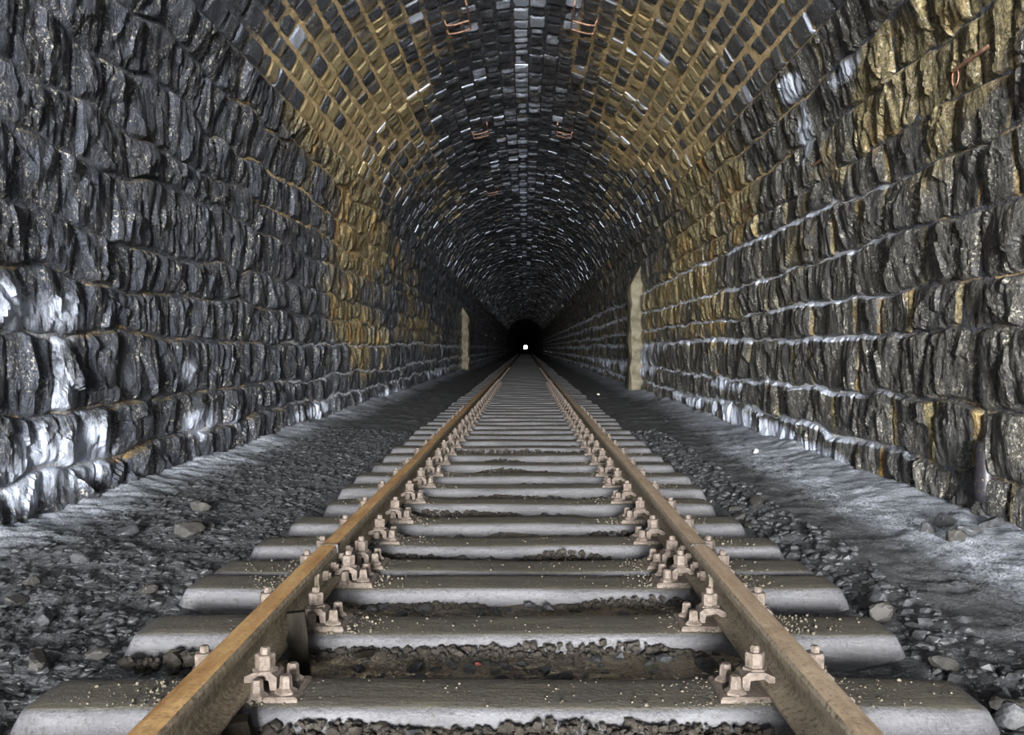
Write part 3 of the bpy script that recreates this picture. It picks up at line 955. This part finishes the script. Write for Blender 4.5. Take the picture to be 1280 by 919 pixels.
# ------------------------------------------------------------------ loose stones
def rock_mesh(name, seed, mat, flat=.5, sub=1):
    r = random.Random(seed)
    t = (1 + 5 ** .5) / 2
    V_ = [(-1, t, 0), (1, t, 0), (-1, -t, 0), (1, -t, 0), (0, -1, t), (0, 1, t), (0, -1, -t), (0, 1, -t), (t, 0, -1), (t, 0, 1), (-t, 0, -1), (-t, 0, 1)]
    F_ = [(0, 11, 5), (0, 5, 1), (0, 1, 7), (0, 7, 10), (0, 10, 11), (1, 5, 9), (5, 11, 4), (11, 10, 2), (10, 7, 6), (7, 1, 8), (3, 9, 4), (3, 4, 2), (3, 2, 6), (3, 6, 8), (3, 8, 9), (4, 9, 5), (2, 4, 11), (6, 2, 10), (8, 6, 7), (9, 8, 1)]
    ax, ay = 1, .55 + .4 * r.random()
    for _ in range(sub - 1):
        V_ = [Vector(v).normalized() for v in V_]; mid = {}; F2 = []
        def m_(a, b):
            k = (min(a, b), max(a, b))
            if k not in mid: mid[k] = len(V_); V_.append((V_[a] + V_[b]).normalized())
            return mid[k]
        for (a, b, c) in F_:
            ab, bc, ca = m_(a, b), m_(b, c), m_(c, a)
            F2 += [(a, ab, ca), (b, bc, ab), (c, ca, bc), (ab, bc, ca)]
        F_ = F2
    V2 = []
    cuts = [(Vector((r.gauss(0, 1), r.gauss(0, 1), r.gauss(0, .8))).normalized(), .40 + .35 * r.random()) for _ in range(11)]
    for v in V_:
        if sub == 1:
            k = .52 * (.72 + .5 * r.random())
            V2.append((v[0] * k * ax, v[1] * k * ay, v[2] * k * flat))
        else:
            k = 1.0; d = Vector(v).normalized()
            for (nrm, q) in cuts:
                e = d.dot(nrm)
                if e > q: k = min(k, q / e)
            V2.append((d.x * k * ax, d.y * k * ay, d.z * k * flat))
    return V2, F_

def scatter(name, places, mat, seed, label, cat):
    """places: (x, y, z, size, flat)"""
    base = [rock_mesh('r', seed + i, mat, 1.0) for i in range(8)]
    AV, AF, n0 = [], [], 0
    r = random.Random(seed)
    for (x, y, z, sz, fl) in places:
        v, f = base[r.randrange(8)]
        v = np.array(v) * np.array([sz, sz, sz * fl])
        a = r.random() * 6.28; t1 = r.uniform(-.35, .35); t2 = r.uniform(-.35, .35)
        M_ = np.array(Matrix.Rotation(a, 3, 'Z') @ Matrix.Rotation(t1, 3, 'X') @ Matrix.Rotation(t2, 3, 'Y'))
        AV.append(v @ M_.T + np.array([x, y, z])); AF.append(np.array(f) + n0); n0 += len(v)
    o = obj(name, mesh_from(name, np.concatenate(AV), np.concatenate(AF), mat))
    o['label'] = label; o['kind'] = 'stuff'; o.parent = floor
    return o

def clear_of_sleepers(y, m=.16):
    return min(abs(y - s) for s in SLEEPER_Y) > m

def gz(x, y): return float(ground_z(np.array(x), np.array(y)))

def many(n, fx, fy, size, flat, ok=None, zoff=.0):
    xs = np.array([fx() for _ in range(n)]); ys = np.array([fy() for _ in range(n)])
    zs = ground_z(xs, ys)
    out = []
    for x, y, z in zip(xs, ys, zs):
        if ok and not ok(x, y): continue
        s = size()
        out.append((x, y, z + zoff + s * .12, s, flat))
    return out
U = random.uniform
yn = lambda: 1.9 + 9 * random.random() ** 1.7
scatter('gravel_left', many(8000, lambda: -1.33 - 1.0 * random.random() ** 1.1, yn, lambda: .010 + .026 * random.random() ** 3, .30), M_GRAVEL, 3, 'dark flaky gravel on the ground left of the track', 'gravel')
scatter('gravel_right', many(1500, lambda: 1.26 + .30 * random.random() ** 1.6, yn, lambda: .012 + .034 * random.random() ** 3, .5), M_GRAVEL, 13, 'dark gravel along the right ends of the sleepers', 'gravel')
scatter('ballast', many(5200, lambda: U(-1.25, 1.2), yn, lambda: .010 + .026 * random.random() ** 3, .5, lambda x, y: clear_of_sleepers(y, .15)), M_GRAVEL, 23, 'dark ballast lying between the sleepers', 'gravel')
def clod_places():
    out = []
    for sy in SLEEPER_Y:
        if sy < 2.2 or sy > 9: continue
        ph = random.random() * 9
        for _ in range(420):
            x = U(-.70, .62)
            k = float(vnoise(np.array(x * 3.0 + ph), np.array(sy * 5)))
            if k < .38: continue
            s = .007 + .016 * random.random() ** 2
            dz = random.random()
            out.append((x, sy - .145 - .07 * dz * random.random(), -.060 + .055 * (k - .38) * 1.6 * random.random(), s, .7))
    for _ in range(70):       # brown clump at the left end of the second sleeper
        out.append((U(-1.25, -.88), 2.90 - .06 * random.random(), -.085 + .05 * random.random(), .010 + .02 * random.random(), .8))
    return out
scatter('mud_clods', clod_places(), M_MUD, 43, 'brown mud clods caked in front of the sleepers', 'mud')
def grit_places():
    out = []
    for sy in SLEEPER_Y:
        if sy < 2 or sy > 9: continue
        for rx in (RAILX_L, RAILX_R):
            for _ in range(int(1100 - 100 * sy)):
                x = rx + random.gauss(0, .12); y = sy + U(-.105, .105)
                if abs(x - rx) < .064: continue
                hp = .012 * math.exp(-((abs(x - rx) - .07) / .05) ** 2)
                out.append((x, y, .001 + hp * random.random(), .0025 + .0055 * random.random() ** 4, .8))
        for _ in range(130):
            out.append((U(-1.2, 1.15), sy + U(-.1, .1), .001, .002 + .004 * random.random() ** 3, .8))
    return out
scatter('sleeper_grit', grit_places(), M_GRIT, 33, 'sandy grit strewn over the sleepers beside the rails', 'grit')

LOOSE = [  # px, py, size m, material, label
    (947, 639, .085, M_GREY, 'largest pale grey stone beside the sleeper ends on the right'),
    (928, 648, .06, M_GREY, 'pale stone just left of the largest stone on the right'),
    (920, 638, .05, M_GREY, 'small grey stone touching the sleeper end on the right'),
    (935, 660, .045, M_GREY, 'small grey stone in front of the largest stone on the right'),
    (910, 655, .05, M_GRAVEL, 'dark stone in the little heap by the right sleeper ends'),
    (1104, 775, .09, M_GREY, 'pale flat stone at the right end of the third nearest sleeper'),
    (1183, 840, .06, M_GREY, 'grey stone right of the second nearest sleeper'),
    (1260, 890, .08, M_GREY, 'pale stone at the right end of the nearest sleeper'),
    (1270, 905, .09, M_GRAVEL, 'dark stone in the lower right corner'),
    (1150, 812, .05, M_GRAVEL, 'dark small stone beyond the right end of second sleeper'),
    (1195, 680, .10, M_GREY, 'brownish stone in the rubble at the right wall foot'),
    (1160, 668, .09, M_GRAVEL, 'dark block in the rubble at the right wall foot'),
    (1215, 668, .09, M_GRAVEL, 'dark block right of the brownish rubble stone'),
    (1180, 655, .10, M_GRAVEL, 'dark block behind the brownish rubble stone'),
    (1240, 660, .08, M_GRAVEL, 'dark block at the right edge of the wall foot rubble'),
    (232, 668, .10, M_GREY, 'largest pale stone on the ground left of the track'),
    (245, 660, .07, M_GREY, 'pale stone beside the largest stone on the left'),
    (258, 663, .06, M_GREY, 'small pale stone right of the largest on the left'),
    (248, 637, .08, M_GREY, 'flat pale stone nearer the left wall'),
    (185, 744, .06, M_GREY, 'grey stone among the gravel left of the third sleeper'),
    (55, 778, .07, M_GRAVEL, 'smooth dark stone in the left foreground gravel'),
    (40, 728, .06, M_GREY, 'grey flat stone near the left edge'),
    (20, 757, .06, M_GREY, 'pale thin stone at the left edge'),
    (100, 710, .06, M_GRAVEL, 'dark stone in the gravel towards the left wall'),
    (120, 823, .05, M_GREY, 'small grey stone left of the second sleeper end'),
    (50, 835, .07, M_GREY, 'grey stone above the left end of the nearest sleeper'),
    (945, 566, .05, M_WHITE, 'white pebble on the silt by the right wall'),
    (597, 832, .016, M_RED, 'small reddish pebble between the two nearest sleepers'),
    (610, 545, .05, M_WHITE, 'pale pebble on the sleepers between the rails'),
    (680, 541, .05, M_WHITE, 'pale pebble between the rails right of the other'),
    (748, 494, .06, M_WHITE, 'white scrap on the ground right of the far track'),
    (160, 672, .08, M_GRAVEL, 'dark flat stone below the white salted wall on the left'),
    (468, 680, .05, M_GREY, 'grey chip beside the left rail at the joint'),
    (455, 690, .05, M_GREY, 'second grey chip beside the left rail at the joint'),
    (455, 822, .06, M_WOOD, 'flat dark wood chip in the gap before the second sleeper'),
    (826, 696, .05, M_IRON, 'rusty lump beside the right rail clamp'),
    (845, 700, .06, M_WOOD, 'brown wood chip leaning by the right rail clamp'),
]
for i, (px, py, sz, mat, lab) in enumerate(LOOSE):
    zg = -.03
    for _ in range(6):
        y = F * (CAMZ - zg) / (py - VPY); x = (px - VPX) * y / F
        on = (-1.3 < x < 1.2) and not clear_of_sleepers(y, .12)
        zg = .004 if on else gz(x, y)
    v, f = rock_mesh('s', 400 + i, mat, .50 if mat is not M_WOOD else .3, 3 if sz > .03 else 2)
    o = obj('pebble' if sz < .055 else 'loose_stone', mesh_from('loose_stone', np.array(v) * sz, f, mat))
    o.location = (x, y, zg + sz * .22); o.rotation_euler = (U(-.2, .2), U(-.2, .2), U(0, 6))
    tag(o, lab, 'stone', 'loose stones on the tunnel floor')
